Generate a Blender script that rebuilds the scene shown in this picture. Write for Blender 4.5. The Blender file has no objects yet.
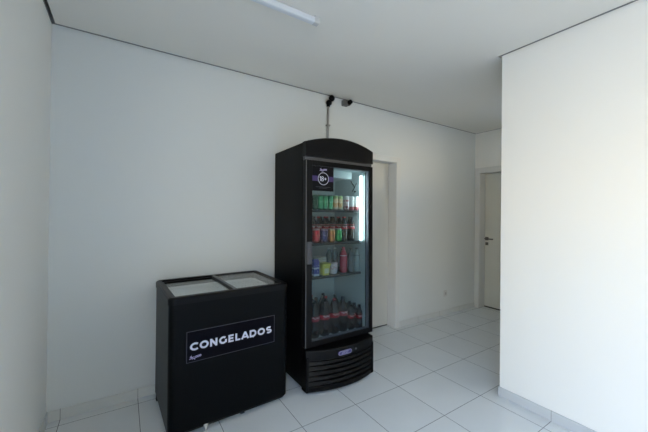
import bpy, bmesh, math, random
from mathutils import Matrix, Vector
random.seed(4)
C = bpy.context.scene.collection
SC = bpy.context.scene
PI = math.pi

# ------------------------------------------------------------------ room measures (metres)
ZC = 2.759            # ceiling height
XF = 5.081            # far wall with the second door
XP = 2.967            # partition face
YP = -1.553           # partition end
YB = -5.6             # front of the room, behind the camera
TILE, XG, YG = 0.46, 1.9146, 0.0872
BBH = 0.073

# ------------------------------------------------------------------ materials
def nodes(m):
    m.use_nodes = True
    return m.node_tree.nodes, m.node_tree.links, m.node_tree.nodes['Principled BSDF']

def mat(name, col, rough=0.5, metal=0.0, spec=0.5, bump=0.0, bscale=60.0, vary=0.0, vscale=8.0, coat=0.0, trans=0.0, ior=1.45, emit=None, estr=0.0):
    m = bpy.data.materials.new(name)
    n, l, b = nodes(m)
    b.inputs['Base Color'].default_value = (*col, 1)
    b.inputs['Roughness'].default_value = rough
    b.inputs['Metallic'].default_value = metal
    b.inputs['Specular IOR Level'].default_value = spec
    b.inputs['Coat Weight'].default_value = coat
    b.inputs['Transmission Weight'].default_value = trans
    b.inputs['IOR'].default_value = ior
    if emit:
        b.inputs['Emission Color'].default_value = (*emit, 1)
        b.inputs['Emission Strength'].default_value = estr
    tc = n.new('ShaderNodeTexCoord')
    if bump:
        t = n.new('ShaderNodeTexNoise'); t.inputs['Scale'].default_value = bscale; t.inputs['Detail'].default_value = 3
        bp = n.new('ShaderNodeBump'); bp.inputs['Strength'].default_value = bump; bp.inputs['Distance'].default_value = 0.002
        l.new(tc.outputs['Object'], t.inputs['Vector']); l.new(t.outputs['Fac'], bp.inputs['Height']); l.new(bp.outputs['Normal'], b.inputs['Normal'])
    if vary:
        t = n.new('ShaderNodeTexNoise'); t.inputs['Scale'].default_value = vscale; t.inputs['Detail'].default_value = 4
        r = n.new('ShaderNodeValToRGB')
        r.color_ramp.elements[0].position = 0.3; r.color_ramp.elements[1].position = 0.7
        r.color_ramp.elements[0].color = (*[c * (1 - vary) for c in col], 1)
        r.color_ramp.elements[1].color = (*[min(1, c * (1 + vary)) for c in col], 1)
        l.new(tc.outputs['Object'], t.inputs['Vector']); l.new(t.outputs['Fac'], r.inputs['Fac']); l.new(r.outputs['Color'], b.inputs['Base Color'])
    return m

def joint_lines(n, l, axis, origin, half):
    """1 on a joint line that repeats every tile along the axis, else 0"""
    g = n.new('ShaderNodeNewGeometry'); s = n.new('ShaderNodeSeparateXYZ'); l.new(g.outputs['Position'], s.inputs[0])
    def m(op, a, v=None, b=None):
        k = n.new('ShaderNodeMath'); k.operation = op
        l.new(a, k.inputs[0])
        if b is not None: l.new(b, k.inputs[1])
        elif v is not None: k.inputs[1].default_value = v
        return k.outputs[0]
    a = m('SUBTRACT', s.outputs[axis], origin); a = m('DIVIDE', a, TILE)
    p = m('PINGPONG', a, 0.5)
    line = m('LESS_THAN', p, half / TILE)
    cell = m('FLOOR', a)
    return line, cell, m

def tile_mat(name, col, grout, axes, rough=0.3, half=0.0022):
    m = bpy.data.materials.new(name); n, l, b = nodes(m)
    outs = []; cells = []
    for ax in axes:
        ln, cl, mm = joint_lines(n, l, ax, XG if ax == 0 else -YG, half)
        outs.append(ln); cells.append(cl)
    line = outs[0] if len(outs) == 1 else mm('MAXIMUM', outs[0], None, outs[1])
    cv = n.new('ShaderNodeCombineXYZ')
    for i, c in enumerate(cells): l.new(c, cv.inputs[i])
    w = n.new('ShaderNodeTexWhiteNoise'); l.new(cv.outputs[0], w.inputs['Vector'])
    g = n.new('ShaderNodeNewGeometry')
    t = n.new('ShaderNodeTexNoise'); t.inputs['Scale'].default_value = 3.5; t.inputs['Detail'].default_value = 5; l.new(g.outputs['Position'], t.inputs['Vector'])
    v = mm('MULTIPLY', w.outputs['Value'], 0.5); v = mm('ADD', v, None, t.outputs['Fac'])
    r = n.new('ShaderNodeValToRGB'); l.new(v, r.inputs['Fac'])
    r.color_ramp.elements[0].position = 0.3; r.color_ramp.elements[1].position = 1.0
    r.color_ramp.elements[0].color = (*[c * 0.965 for c in col], 1); r.color_ramp.elements[1].color = (*[c * 1.035 for c in col], 1)
    mx = n.new('ShaderNodeMix'); mx.data_type = 'RGBA'
    l.new(line, mx.inputs['Factor']); l.new(r.outputs['Color'], mx.inputs['A']); mx.inputs['B'].default_value = (*grout, 1)
    l.new(mx.outputs['Result'], b.inputs['Base Color'])
    rr = n.new('ShaderNodeMapRange'); l.new(line, rr.inputs['Value']); rr.inputs['To Min'].default_value = rough; rr.inputs['To Max'].default_value = 0.85
    l.new(rr.outputs[0], b.inputs['Roughness'])
    inv = mm('MULTIPLY', line, -1.0)
    bp = n.new('ShaderNodeBump'); bp.inputs['Strength'].default_value = 0.3; bp.inputs['Distance'].default_value = 0.001
    l.new(inv, bp.inputs['Height']); l.new(bp.outputs['Normal'], b.inputs['Normal'])
    return m

def pane_mat(name, tint=(1, 1, 1), refl=1.0, rough=0.0):
    """clear glass sheet: light passes straight through, reflection grows towards grazing angles"""
    m = bpy.data.materials.new(name); n, l, b = nodes(m); n.remove(b)
    out = n['Material Output']
    tr = n.new('ShaderNodeBsdfTransparent'); tr.inputs['Color'].default_value = (*tint, 1)
    gl = n.new('ShaderNodeBsdfGlossy'); gl.inputs['Roughness'].default_value = rough
    lw = n.new('ShaderNodeLayerWeight'); lw.inputs['Blend'].default_value = 0.5
    pw = n.new('ShaderNodeMath'); pw.operation = 'POWER'; pw.inputs[1].default_value = 5.0; l.new(lw.outputs['Facing'], pw.inputs[0])
    k = n.new('ShaderNodeMath'); k.operation = 'MULTIPLY_ADD'; k.inputs[1].default_value = 0.96 * refl; k.inputs[2].default_value = 0.04 * refl; l.new(pw.outputs[0], k.inputs[0])
    mx = n.new('ShaderNodeMixShader'); l.new(k.outputs[0], mx.inputs[0]); l.new(tr.outputs[0], mx.inputs[1]); l.new(gl.outputs[0], mx.inputs[2])
    l.new(mx.outputs[0], out.inputs['Surface'])
    return m

M = {}
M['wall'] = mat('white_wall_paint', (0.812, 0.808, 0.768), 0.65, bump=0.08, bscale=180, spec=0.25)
M['wall_shaded'] = mat('shaded_white_wall_paint', (0.675, 0.70, 0.69), 0.65, bump=0.08, bscale=180, spec=0.25)  # white wall paint greyed, putting the back wall's shade into its colour
M['wall_lit'] = mat('lit_white_wall_paint', (0.84, 0.835, 0.795), 0.65, bump=0.08, bscale=180, spec=0.25)  # white wall paint lightened, light on the side walls put into the colour
M['ceiling'] = mat('white_ceiling_paint', (0.785, 0.765, 0.705), 0.8, bump=0.05, bscale=150, spec=0.2)
M['dark_gap'] = mat('grey_shadow_gap_profile', (0.28, 0.285, 0.28), 0.8)  # dark grey colour that deepens the shade in the ceiling gap
M['floor'] = tile_mat('pale_grey_floor_tile', (0.77, 0.785, 0.78), (0.15, 0.155, 0.16), (0, 1), 0.28, 0.0019)
M['bb_x'] = tile_mat('baseboard_tile_along_back', (0.62, 0.63, 0.61), (0.2, 0.2, 0.2), (0,), 0.3, 0.0015)
M['bb_y'] = tile_mat('baseboard_tile_along_side', (0.56, 0.58, 0.59), (0.2, 0.2, 0.2), (1,), 0.3, 0.0015)
M['trim'] = mat('white_door_casing_paint', (0.67, 0.675, 0.655), 0.45)
M['door_far'] = mat('lit_cream_door_paint', (0.70, 0.69, 0.61), 0.4, vary=0.02, vscale=3)  # door cream made warmer and lighter, light on the far door painted in
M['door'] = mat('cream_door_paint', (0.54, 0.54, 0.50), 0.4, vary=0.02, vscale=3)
M['dark'] = mat('dark_crack_shade', (0.02, 0.02, 0.02), 0.8)  # black standing for the shade in the gaps around the doors
M['steel'] = mat('brushed_steel', (0.16, 0.155, 0.14), 0.35, 0.9)
M['alu'] = mat('window_aluminium', (0.6, 0.6, 0.6), 0.4, 0.8)
M['black'] = mat('black_painted_sheet_metal', (0.0022, 0.0024, 0.0027), 0.42, spec=0.10, bump=0.03, bscale=400)
M['black_frz'] = mat('black_freezer_enamel', (0.0018, 0.0023, 0.0027), 0.34, spec=0.10, bump=0.03, bscale=400)
M['black_plastic'] = mat('black_moulded_plastic', (0.003, 0.003, 0.0034), 0.36, spec=0.16)
M['louver'] = mat('charcoal_louver_plastic', (0.005, 0.005, 0.005), 0.36, spec=0.16)
M['lid_rail'] = mat('grey_lid_rail', (0.16, 0.17, 0.175), 0.5)
M['box_grey'] = mat('dark_grey_box_plastic', (0.14, 0.14, 0.135), 0.5)
M['black_gasket'] = mat('black_rubber_gasket', (0.004, 0.004, 0.004), 0.6, spec=0.2)
M['grey_strip'] = mat('grey_aluminium_strip', (0.10, 0.10, 0.105), 0.45, 0.6)
M['grey_handle'] = mat('grey_plastic_handle', (0.07, 0.072, 0.082), 0.45, spec=0.3)
M['liner'] = mat('white_fridge_liner', (0.58, 0.65, 0.66), 0.5)
M['frz_liner'] = mat('white_freezer_liner', (0.88, 0.90, 0.90), 0.5)
M['evap'] = mat('white_evaporator_plastic', (0.78, 0.82, 0.81), 0.25)
M['wire'] = mat('dark_grey_shelf_wire', (0.028, 0.030, 0.033), 0.45)
M['led'] = mat('white_led_tube', (0.9, 0.95, 0.95), 0.4, emit=(0.86, 1.0, 0.98), estr=18.0)
M['spacer'] = mat('lilac_grey_glass_spacer', (0.24, 0.225, 0.27), 0.5, 0.0)
M['glass_door'] = pane_mat('clear_door_glass', (0.68, 0.745, 0.765), 0.45)
M['glass_lid'] = pane_mat('clear_lid_glass', (0.98, 0.99, 0.985), 1.0)
M['st_black'] = mat('sticker_black', (0.005, 0.005, 0.007), 0.5, spec=0.1)
M['st_navy'] = mat('sign_navy_black', (0.0022, 0.0022, 0.0050), 0.5, spec=0.06)
M['st_purple'] = mat('sticker_purple', (0.034, 0.018, 0.105), 0.5)
M['st_white'] = mat('sticker_white', (0.55, 0.57, 0.68), 0.5)
M['st_grey'] = mat('sticker_grey', (0.055, 0.055, 0.07), 0.5)
M['st_lilac'] = mat('sticker_lilac', (0.34, 0.31, 0.50), 0.5)
M['conduit'] = mat('grey_conduit_plastic', (0.33, 0.33, 0.32), 0.5)
M['lamp_white'] = mat('white_lamp_plastic', (0.66, 0.69, 0.73), 0.35)
M['lamp_cap'] = mat('light_grey_lamp_cap', (0.52, 0.53, 0.54), 0.4)
M['plate'] = mat('grey_outlet_plastic', (0.60, 0.60, 0.58), 0.4)
M['caster'] = mat('pale_grey_caster_metal', (0.55, 0.53, 0.50), 0.4, 0.5)
M['rubber'] = mat('black_rubber_wheel', (0.015, 0.015, 0.015), 0.7)
M['outside'] = mat('pale_concrete_pavement', (0.46, 0.405, 0.315), 0.9, vary=0.1, vscale=1.5)

# ------------------------------------------------------------------ mesh helpers
class MB:
    """collects geometry for ONE mesh object; material slot is chosen by the current index"""
    def __init__(s): s.v = []; s.f = []; s.m = []; s.mi = 0; s.sm = []
    def add(s, vs, fs, smooth=False):
        o = len(s.v); s.v += [tuple(v) for v in vs]
        for f in fs: s.f.append([o + i for i in f]); s.m.append(s.mi); s.sm.append(smooth)
    def box(s, x0, x1, y0, y1, z0, z1, bev=0.0, seg=2):
        x0, x1 = sorted((x0, x1)); y0, y1 = sorted((y0, y1)); z0, z1 = sorted((z0, z1))
        b = bmesh.new(); bmesh.ops.create_cube(b, size=1)
        bmesh.ops.scale(b, vec=(x1 - x0, y1 - y0, z1 - z0), verts=b.verts)
        bmesh.ops.translate(b, vec=((x0 + x1) / 2, (y0 + y1) / 2, (z0 + z1) / 2), verts=b.verts)
        if bev: bmesh.ops.bevel(b, geom=list(b.edges), offset=bev, segments=seg, affect='EDGES', profile=0.5)
        b.verts.index_update()
        s.add([v.co[:] for v in b.verts], [[v.index for v in f.verts] for f in b.faces]); b.free()
    def loft(s, secs, closed=True, caps=True, smooth=False, loop=False):
        n = len(secs[0]); vs = [p for q in secs for p in q]; fs = []
        for i in range(len(secs) if loop else len(secs) - 1):
            i2 = (i + 1) % len(secs)
            for j in range(n if closed else n - 1):
                k = (j + 1) % n
                fs.append([i * n + j, i * n + k, i2 * n + k, i2 * n + j])
        s.add(vs, fs, smooth)
        if caps and closed and not loop:
            s.add(secs[0], [list(range(n))[::-1]]); s.add(secs[-1], [list(range(n))])
    def lathe(s, prof, n=20, c=(0, 0, 0), smooth=True):
        secs = [[(c[0] + r * math.cos(2 * PI * k / n), c[1] + r * math.sin(2 * PI * k / n), c[2] + z) for k in range(n)] for r, z in prof]
        s.loft(secs, smooth=smooth)
    def cyl(s, a, b, r, n=14, r2=None, smooth=True):
        a = Vector(a); b = Vector(b); d = (b - a).normalized(); q = d.to_track_quat('Z', 'Y')
        ring = lambda c, rr: [tuple(c + q @ Vector((rr * math.cos(2 * PI * k / n), rr * math.sin(2 * PI * k / n), 0))) for k in range(n)]
        s.loft([ring(a, r), ring(b, r if r2 is None else r2)], smooth=smooth)
    def tube(s, pts, r, n=8):
        for a, b in zip(pts, pts[1:]): s.cyl(a, b, r, n)
        for p in pts[1:-1]: s.ball(p, r, 8, 5)
    def ball(s, c, r, n=16, m=9, sc=(1, 1, 1)):
        secs = []
        for i in range(m + 1):
            t = PI * i / m; rr = max(r * math.sin(t), 1e-5)
            secs.append([(c[0] + sc[0] * rr * math.cos(2 * PI * k / n), c[1] + sc[1] * rr * math.sin(2 * PI * k / n), c[2] - sc[2] * r * math.cos(t)) for k in range(n)])
        s.loft(secs, smooth=True)
    def ribbon(s, pts, w, y, closed=False):
        """flat stroke of width w along a 2D (x, z) line, facing -Y at depth y"""
        P = [Vector(p) for p in pts]; n = len(P); L = []; R = []
        for i in range(n):
            a = P[(i - 1) % n] if (closed or i) else None; b = P[(i + 1) % n] if (closed or i < n - 1) else None
            d1 = (P[i] - a).normalized() if a is not None else (b - P[i]).normalized()
            d2 = (b - P[i]).normalized() if b is not None else d1
            n1 = Vector((-d1.y, d1.x)); n2 = Vector((-d2.y, d2.x)); mvec = n1 + n2
            mvec = n1 if mvec.length < 1e-4 else mvec.normalized()
            k = min(1 / max(mvec.dot(n1), 0.45), 2.2) * w / 2
            L.append(P[i] + mvec * k); R.append(P[i] - mvec * k)
        vs = [(p.x, y, p.y) for p in L] + [(p.x, y, p.y) for p in R]; fs = []
        for i in range(n if closed else n - 1):
            j = (i + 1) % n; fs.append([i, n + i, n + j, j])
        s.add(vs, fs)
    def disc(s, x, z, r, y, n=28):
        s.add([(x + r * math.cos(2 * PI * k / n), y, z + r * math.sin(2 * PI * k / n)) for k in range(n)], [list(range(n))])
    def rect(s, x0, x1, z0, z1, y): s.add([(x0, y, z0), (x1, y, z0), (x1, y, z1), (x0, y, z1)], [[0, 1, 2, 3]])

def root_of(o):
    while o.parent: o = o.parent
    return o

def obj(name, mb, mats, parent=None, local=False, fix=True):
    """links a collected mesh as one object; geometry is given in room coordinates unless local"""
    me = bpy.data.meshes.new(name)
    off = Vector((0, 0, 0))
    if parent is not None and not local: off = Vector(root_of(parent)['_base'])
    me.from_pydata([tuple(Vector(v) - off) for v in mb.v], [], mb.f)
    for m in (mats if isinstance(mats, (list, tuple)) else [mats]): me.materials.append(m)
    for p, mi, sm in zip(me.polygons, mb.m, mb.sm): p.material_index = mi; p.use_smooth = sm
    if fix:
        b = bmesh.new(); b.from_mesh(me); bmesh.ops.remove_doubles(b, verts=b.verts, dist=1e-6); bmesh.ops.recalc_face_normals(b, faces=b.faces); b.to_mesh(me); b.free()
    o = bpy.data.objects.new(name, me); C.objects.link(o)
    if parent is not None: o.parent = parent
    return o

def tag(o, label, cat, group=None):
    o['label'] = label; o['category'] = cat
    if group: o['group'] = group
    return o

def thing(name, label, cat, loc=(0, 0, 0), group=None):
    o = bpy.data.objects.new(name, None); C.objects.link(o); o.location = loc; o.empty_display_size = 0.1
    o['_base'] = tuple(loc)
    return tag(o, label, cat, group)

def struct(name, mb, m, label=None):
    o = obj(name, mb, m); o['kind'] = 'structure'; o['_base'] = (0.0, 0.0, 0.0)
    if label: o['label'] = label
    return o

# ------------------------------------------------------------------ room shell
T = 0.15; ZT = ZC + 0.22
b = MB(); b.box(-T, XF + 0.35, YB - T, 0.35, -0.12, 0.0); struct('floor', b, M['floor'], 'pale grey square ceramic tile floor with dark joints')

# ceiling board that stops short of the walls, leaving a dark shadow gap
g = 0.022; gb = 0.023
poly = [(g, -gb), (XF - g, -gb), (XF - g, YP + g), (XP - g, YP + g), (XP - g, YB + g), (g, YB + g)]
b = MB(); b.loft([[(x, y, ZC) for x, y in poly], [(x, y, ZC + 0.02) for x, y in poly]]); struct('ceiling', b, M['ceiling'], 'white plasterboard ceiling with a thin dark gap along the walls')
b = MB(); b.box(-T, XF + 0.35, YB - T, 0.35, ZC + 0.10, ZC + 0.24); struct('ceiling_slab', b, M['dark_gap'])

b = MB(); zg0, zg1 = ZC + 0.001, ZC + 0.099
b.box(0.002, XF, -0.003, 0, zg0, zg1); b.box(0, 0.003, YB, -0.003, zg0, zg1); b.box(XF - 0.003, XF, YP + 0.003, -0.003, zg0, zg1); b.box(XP - 0.003, XF - 0.003, YP, YP + 0.003, zg0, zg1); b.box(XP - 0.003, XP, YB, YP, zg0, zg1)
struct('trim_3', b, M['dark_gap'], 'dark profile deepening the shadow in the gap between ceiling and walls')
D1X0, D1X1, D1Z, D1Y = 2.43, 3.330, 2.128, 0.13
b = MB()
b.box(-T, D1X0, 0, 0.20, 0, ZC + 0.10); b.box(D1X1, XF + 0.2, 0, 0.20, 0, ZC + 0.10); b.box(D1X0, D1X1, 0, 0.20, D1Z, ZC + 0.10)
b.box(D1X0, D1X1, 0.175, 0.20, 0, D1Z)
struct('wall_back', b, M['wall_shaded'], 'long white wall behind the freezer and drinks fridge')

D2Y0, D2Y1, D2Z, D2X = -0.082, -0.90, 2.122, XF + 0.14
b = MB()
b.box(XF, XF + 0.2, D2Y0, 0, 0, ZC + 0.10); b.box(XF, XF + 0.2, YP, D2Y1, 0, ZC + 0.10); b.box(XF, XF + 0.2, D2Y1, D2Y0, D2Z, ZC + 0.10)
b.box(XF + 0.18, XF + 0.2, D2Y1, D2Y0, 0, D2Z)
struct('wall_far', b, M['wall'], 'short white wall at the far end of the passage with a door')

# the shop front: a wide glazed opening in the left wall, beside and behind the camera
WY0, WY1, WZ1 = -5.3, -2.75, 2.42
b = MB(); b.box(-T, 0, WY1, 0, 0, ZC + 0.10); b.box(-T, 0, YB, WY0, 0, ZC + 0.10); b.box(-T, 0, WY0, WY1, WZ1, ZC + 0.10)
struct('wall_left', b, M['wall_lit'], 'white wall at the left edge')
b = MB(); RX0, RX1, RZ0, RZ1 = 3.85, 4.75, 1.92, 2.42  # unseen opening added in the passage wall to brighten the far end
b.box(XP, XP + 0.15, YB, YP, 0, ZC + 0.10); y_ = YP - 0.15
b.box(XP + 0.15, RX0, y_, YP, 0, ZC + 0.10); b.box(RX1, XF + 0.2, y_, YP, 0, ZC + 0.10); b.box(RX0, RX1, y_, YP, 0, RZ0); b.box(RX0, RX1, y_, YP, RZ1, ZC + 0.10)
struct('wall_right', b, M['wall_lit'], 'bright white block of wall in the right foreground')

b = MB(); b.box(-T, XF + 0.2, YB - T, YB, 0, ZC + 0.10); struct('wall_front', b, M['wall'], 'white wall behind the camera')
b = MB(); b.box(XP + 0.15, 12, -12, YP - 0.16, -0.14, -0.02); struct('pavement_yard', b, M['outside'])  # unseen ground beyond the added passage opening
b = MB(); b.box(-12, -T, -12, 6, -0.14, -0.02); struct('pavement', b, M['outside'], 'pale pavement outside the shop front')
b = MB(); fw_ = 0.045
for y in (WY1 - fw_, (WY0 + WY1) / 2 - fw_ / 2, WY0): b.box(-0.11, -0.03, y, y + fw_, 0, WZ1)
b.box(-0.11, -0.03, WY0, WY1, WZ1 - fw_, WZ1)
struct('window_1', b, M['alu'], 'aluminium frame of the shop front')

b = MB()
for x0, x1, z0, z1 in ((RX0, RX0 + 0.04, RZ0, RZ1), (RX1 - 0.04, RX1, RZ0, RZ1), (RX0, RX1, RZ0, RZ0 + 0.04), (RX0, RX1, RZ1 - 0.04, RZ1)): b.box(x0, x1, YP - 0.10, YP - 0.05, z0, z1)
struct('added_window', b, M['alu'], 'frame of an unseen high window added to light the passage')
# skirting tiles
b = MB(); t = 0.010
b.box(0, D1X0 - 0.067, -t, 0, 0, BBH, 0.002, 1); b.box(D1X1 + 0.067, XF, -t, 0, 0, BBH, 0.002, 1)
struct('baseboard_back', b, M['bb_x'], 'low row of pale tiles along the foot of the back wall')
b = MB(); b.box(0, t, WY1, -t, 0, BBH, 0.002, 1); struct('baseboard_left', b, M['bb_y'])
b = MB(); b.box(XP - t, XP, YB, YP + t, 0, BBH, 0.002, 1); b.box(XP, XF, YP, YP + t, 0, BBH, 0.002, 1)
struct('baseboard_right', b, M['bb_y'], 'low row of pale tiles along the foot of the right wall')
b = MB(); b.box(XF - t, XF, YP + t, D2Y1 - 0.07, 0, BBH, 0.002, 1); struct('baseboard_far', b, M['bb_y'])

# door 1, set back in the back wall
b = MB(); b.box(D1X0 + 0.010, D1X1 - 0.010, D1Y, D1Y + 0.035, 0.014, D1Z - 0.003, 0.002, 1)
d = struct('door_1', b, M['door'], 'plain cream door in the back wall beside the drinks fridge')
h = MB(); h.box(D1X0 + 0.04, D1X0 + 0.09, D1Y - 0.008, D1Y, 1.05, 1.10, 0.003); h.cyl((D1X0 + 0.065, D1Y - 0.008, 1.075), (D1X0 + 0.065, D1Y - 0.05, 1.075), 0.009); h.cyl((D1X0 + 0.065, D1Y - 0.05, 1.075), (D1X0 + 0.18, D1Y - 0.05, 1.075), 0.009)
obj('handle', h, M['steel'], d)
b = MB(); b.box(D1X0 + 0.004, D1X0 + 0.010, D1Y + 0.008, D1Y + 0.03, 0.0, D1Z - 0.004); b.box(D1X1 - 0.010, D1X1 - 0.004, D1Y + 0.008, D1Y + 0.03, 0.0, D1Z - 0.004); b.box(D1X0 + 0.010, D1X1 - 0.010, D1Y + 0.008, D1Y + 0.03, 0.0, 0.014)
obj('gap_shade', b, M['dark'], d)  # dark strips that paint the shade in the gaps beside and under the leaf
b = MB(); w = 0.066
b.box(D1X1, D1X1 + w, -0.012, 0, 0, D1Z + w, 0.003); b.box(D1X0 - w, D1X0, -0.012, 0, 0, D1Z + w, 0.003); b.box(D1X0, D1X1, -0.012, 0, D1Z, D1Z + w, 0.003)
b.box(D1X1 - 0.004, D1X1, -0.006, D1Y + 0.045, 0, D1Z); b.box(D1X0, D1X0 + 0.004, -0.006, D1Y + 0.045, 0, D1Z); b.box(D1X0, D1X1, -0.006, D1Y + 0.045, D1Z - 0.004, D1Z)
struct('trim_1', b, M['trim'], 'white casing around the door in the back wall')

# door 2, in the far wall
b = MB(); b.box(D2X, D2X + 0.035, D2Y1 + 0.003, D2Y0 - 0.007, 0.018, D2Z - 0.003, 0.002, 1)
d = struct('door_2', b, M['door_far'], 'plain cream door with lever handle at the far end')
h = MB(); h.box(D2X + 0.006, D2X + 0.03, D2Y1 + 0.004, D2Y0 - 0.004, 0, 0.018); obj('gap_shade', h, M['dark'], d)  # dark strip painting the shade in the gap under the door
h = MB(); yk = D2Y0 - 0.045
h.box(D2X - 0.010, D2X, yk - 0.026, yk + 0.026, 1.065, 1.117, 0.003); h.cyl((D2X - 0.01, yk, 1.091), (D2X - 0.055, yk, 1.091), 0.010); h.cyl((D2X - 0.055, yk + 0.008, 1.091), (D2X - 0.055, yk - 0.125, 1.088), 0.010)
obj('handle', h, M['steel'], d)
h = MB(); h.box(D2X - 0.008, D2X, yk - 0.024, yk + 0.024, 0.985, 1.032, 0.003); h.cyl((D2X - 0.008, yk, 1.009), (D2X - 0.016, yk, 1.009), 0.012)
obj('lock_plate', h, M['steel'], d)
b = MB()
b.box(XF - 0.012, XF, D2Y0, -0.006, 0, D2Z + 0.085, 0.003); b.box(XF - 0.012, XF, D2Y1 - 0.075, D2Y1, 0, D2Z + 0.085, 0.003); b.box(XF - 0.012, XF, D2Y1, D2Y0, D2Z, D2Z + 0.085, 0.003)
b.box(XF - 0.006, D2X + 0.04, D2Y0 - 0.004, D2Y0, 0, D2Z); b.box(XF - 0.006, D2X + 0.04, D2Y1, D2Y1 + 0.004, 0, D2Z); b.box(XF - 0.006, D2X + 0.04, D2Y1, D2Y0, D2Z - 0.004, D2Z)
struct('trim_2', b, M['trim'], 'white casing around the far door')

# ------------------------------------------------------------------ things on the walls and ceiling
t = thing('wall_outlet', 'small grey outlet plate low on the back wall near the far corner', 'outlet', (4.345, 0, 0.31))
b = MB(); b.box(4.308, 4.382, -0.009, 0, 0.265, 0.355, 0.003); obj('plate', b, M['plate'], t)
b = MB(); b.box(4.328, 4.362, -0.012, -0.009, 0.292, 0.328, 0.001); obj('socket', b, mat('outlet_socket_grey', (0.42, 0.42, 0.41), 0.4), t)

# slim surface-mounted tube lamp, switched off
LY, LZ = -1.107, ZC
t = thing('ceiling_lamp', 'slim white tube lamp fixed under the ceiling, switched off', 'lamp', (0.87, LY, ZC))
def lamp_sec(x, y0, y1, z0, z1, r=0.009):
    return [(x, y0, z1), (x, y0, z0 + r), (x, y0 + r * 0.3, z0 + r * 0.3), (x, y0 + r, z0), (x, y1 - r, z0), (x, y1 - r * 0.3, z0 + r * 0.3), (x, y1, z0 + r), (x, y1, z1)]
b = MB(); b.loft([lamp_sec(0.285, LY - 0.022, LY + 0.022, LZ - 0.042, LZ - 0.008), lamp_sec(1.450, LY - 0.022, LY + 0.022, LZ - 0.042, LZ - 0.008)]); obj('diffuser', b, M['lamp_white'], t)
b = MB(); b.box(0.27, 1.47, LY - 0.013, LY + 0.013, LZ - 0.008, LZ, 0.002); obj('base', b, M['lamp_cap'], t)
for x0, x1 in ((0.25, 0.285), (1.450, 1.485)):
    b = MB(); b.loft([lamp_sec(x0, LY - 0.023, LY + 0.023, LZ - 0.043, LZ), lamp_sec(x1, LY - 0.023, LY + 0.023, LZ - 0.043, LZ)]); obj('end_cap', b, M['lamp_cap'], t)

# conduit with two round black fittings above the fridge
t = thing('conduit', 'thin grey vertical conduit above the fridge with round black fittings at its top', 'conduit', (2.268, 0, 2.2))
b = MB(); b.cyl((2.268, -0.016, 2.0), (2.268, -0.016, 2.66), 0.0125); obj('pipe', b, M['conduit'], t)
b = MB(); b.box(2.246, 2.290, -0.034, 0, 2.418, 2.436, 0.003); obj('clamp', b, M['conduit'], t)
b = MB(); b.ball((2.270, -0.030, 2.672), 0.033); b.cyl((2.268, -0.02, 2.63), (2.268, -0.02, 2.67), 0.018); obj('round_fitting', b, M['black_plastic'], t)
b = MB(); b.ball((2.296, -0.045, 2.722), 0.034); b.cyl((2.272, -0.03, 2.68), (2.296, -0.045, 2.722), 0.014); obj('round_fitting', b, M['black_plastic'], t)
t = thing('wall_mounted_box', 'small grey wall box with a round black head under the ceiling edge', 'box', (2.50, 0, 2.72))
b = MB(); b.box(2.455, 2.525, -0.045, 0.0, 2.682, 2.745, 0.006); obj('body', b, M['box_grey'], t)
b = MB(); b.cyl((2.535, -0.03, 2.722), (2.535, -0.075, 2.728), 0.029, 18, 0.024); b.ball((2.535, -0.03, 2.722), 0.03); obj('head', b, M['black_plastic'], t)

# ------------------------------------------------------------------ drinks fridge
FX0, FX1, FYF, FYB = 1.650, 2.366, -0.600, -0.030
IX0, IX1, IYB, IZ0, IZ1 = FX0 + 0.050, FX1 - 0.050, -0.085, 0.372, 1.875
F = thing('drinks_fridge', 'tall black glass-door drinks fridge standing against the back wall', 'fridge', ((FX0 + FX1) / 2, (FYF + FYB) / 2, 0))
b = MB()
b.box(FX0, FX0 + 0.045, FYF, FYB, 0.035, 2.05, 0.004); b.box(FX1 - 0.045, FX1, FYF, FYB, 0.035, 2.05, 0.004)
b.box(FX0 + 0.045, FX1 - 0.045, -0.08, FYB, 0.035, 2.05); b.box(FX0 + 0.045, FX1 - 0.045, FYF, -0.08, 0.035, 0.367); b.box(FX0 + 0.045, FX1 - 0.045, FYF, -0.08, 1.88, 2.05)
obj('cabinet', b, M['black'], F)
b = MB(); e = 0.005
b.box(IX0 - e, IX0, FYF, IYB, IZ0, IZ1); b.box(IX1, IX1 + e, FYF, IYB, IZ0, IZ1); b.box(IX0 - e, IX1 + e, IYB, IYB + e, IZ0, IZ1)
b.box(IX0 - e, IX1 + e, FYF, IYB, IZ1, IZ1 + e); b.box(IX0 - e, IX1 + e, FYF, IYB, IZ0 - e, IZ0)
obj('liner', b, M['liner'], F)
for x, y in ((FX0 + 0.05, FYF + 0.05), (FX1 - 0.05, FYF + 0.05), (FX0 + 0.05, FYB - 0.05), (FX1 - 0.05, FYB - 0.05)):
    b = MB(); b.cyl((x, y, 0.007 + 0.0122 * y), (x, y, 0.036), 0.02); obj('foot', b, M['rubber'], F)

# arched top panel
def u_of(x): return (x - (FX0 + FX1) / 2) / ((FX1 - FX0) / 2)
N = 28; xs = [FX0 - 0.001 + (FX1 - FX0 + 0.002) * i / N for i in range(N + 1)]
secs = []
for x in xs:
    q = 1 - u_of(x) ** 2; q = max(q, 0)
    zt = 2.053 + 0.062 * q; yf = -0.656 - 0.020 * q
    secs.append([(x, -0.600, 1.930), (x, yf, 1.930), (x, yf, zt - 0.016), (x, yf + 0.004, zt - 0.006), (x, yf + 0.014, zt), (x, -0.600, zt)])
b = MB(); b.loft(secs); obj('top_panel', b, M['black_plastic'], F)
b = MB(); b.box(FX0 + 0.004, FX1 - 0.004, -0.640, -0.600, 1.905, 1.930); obj('hinge_strip', b, M['grey_strip'], F)

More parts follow.
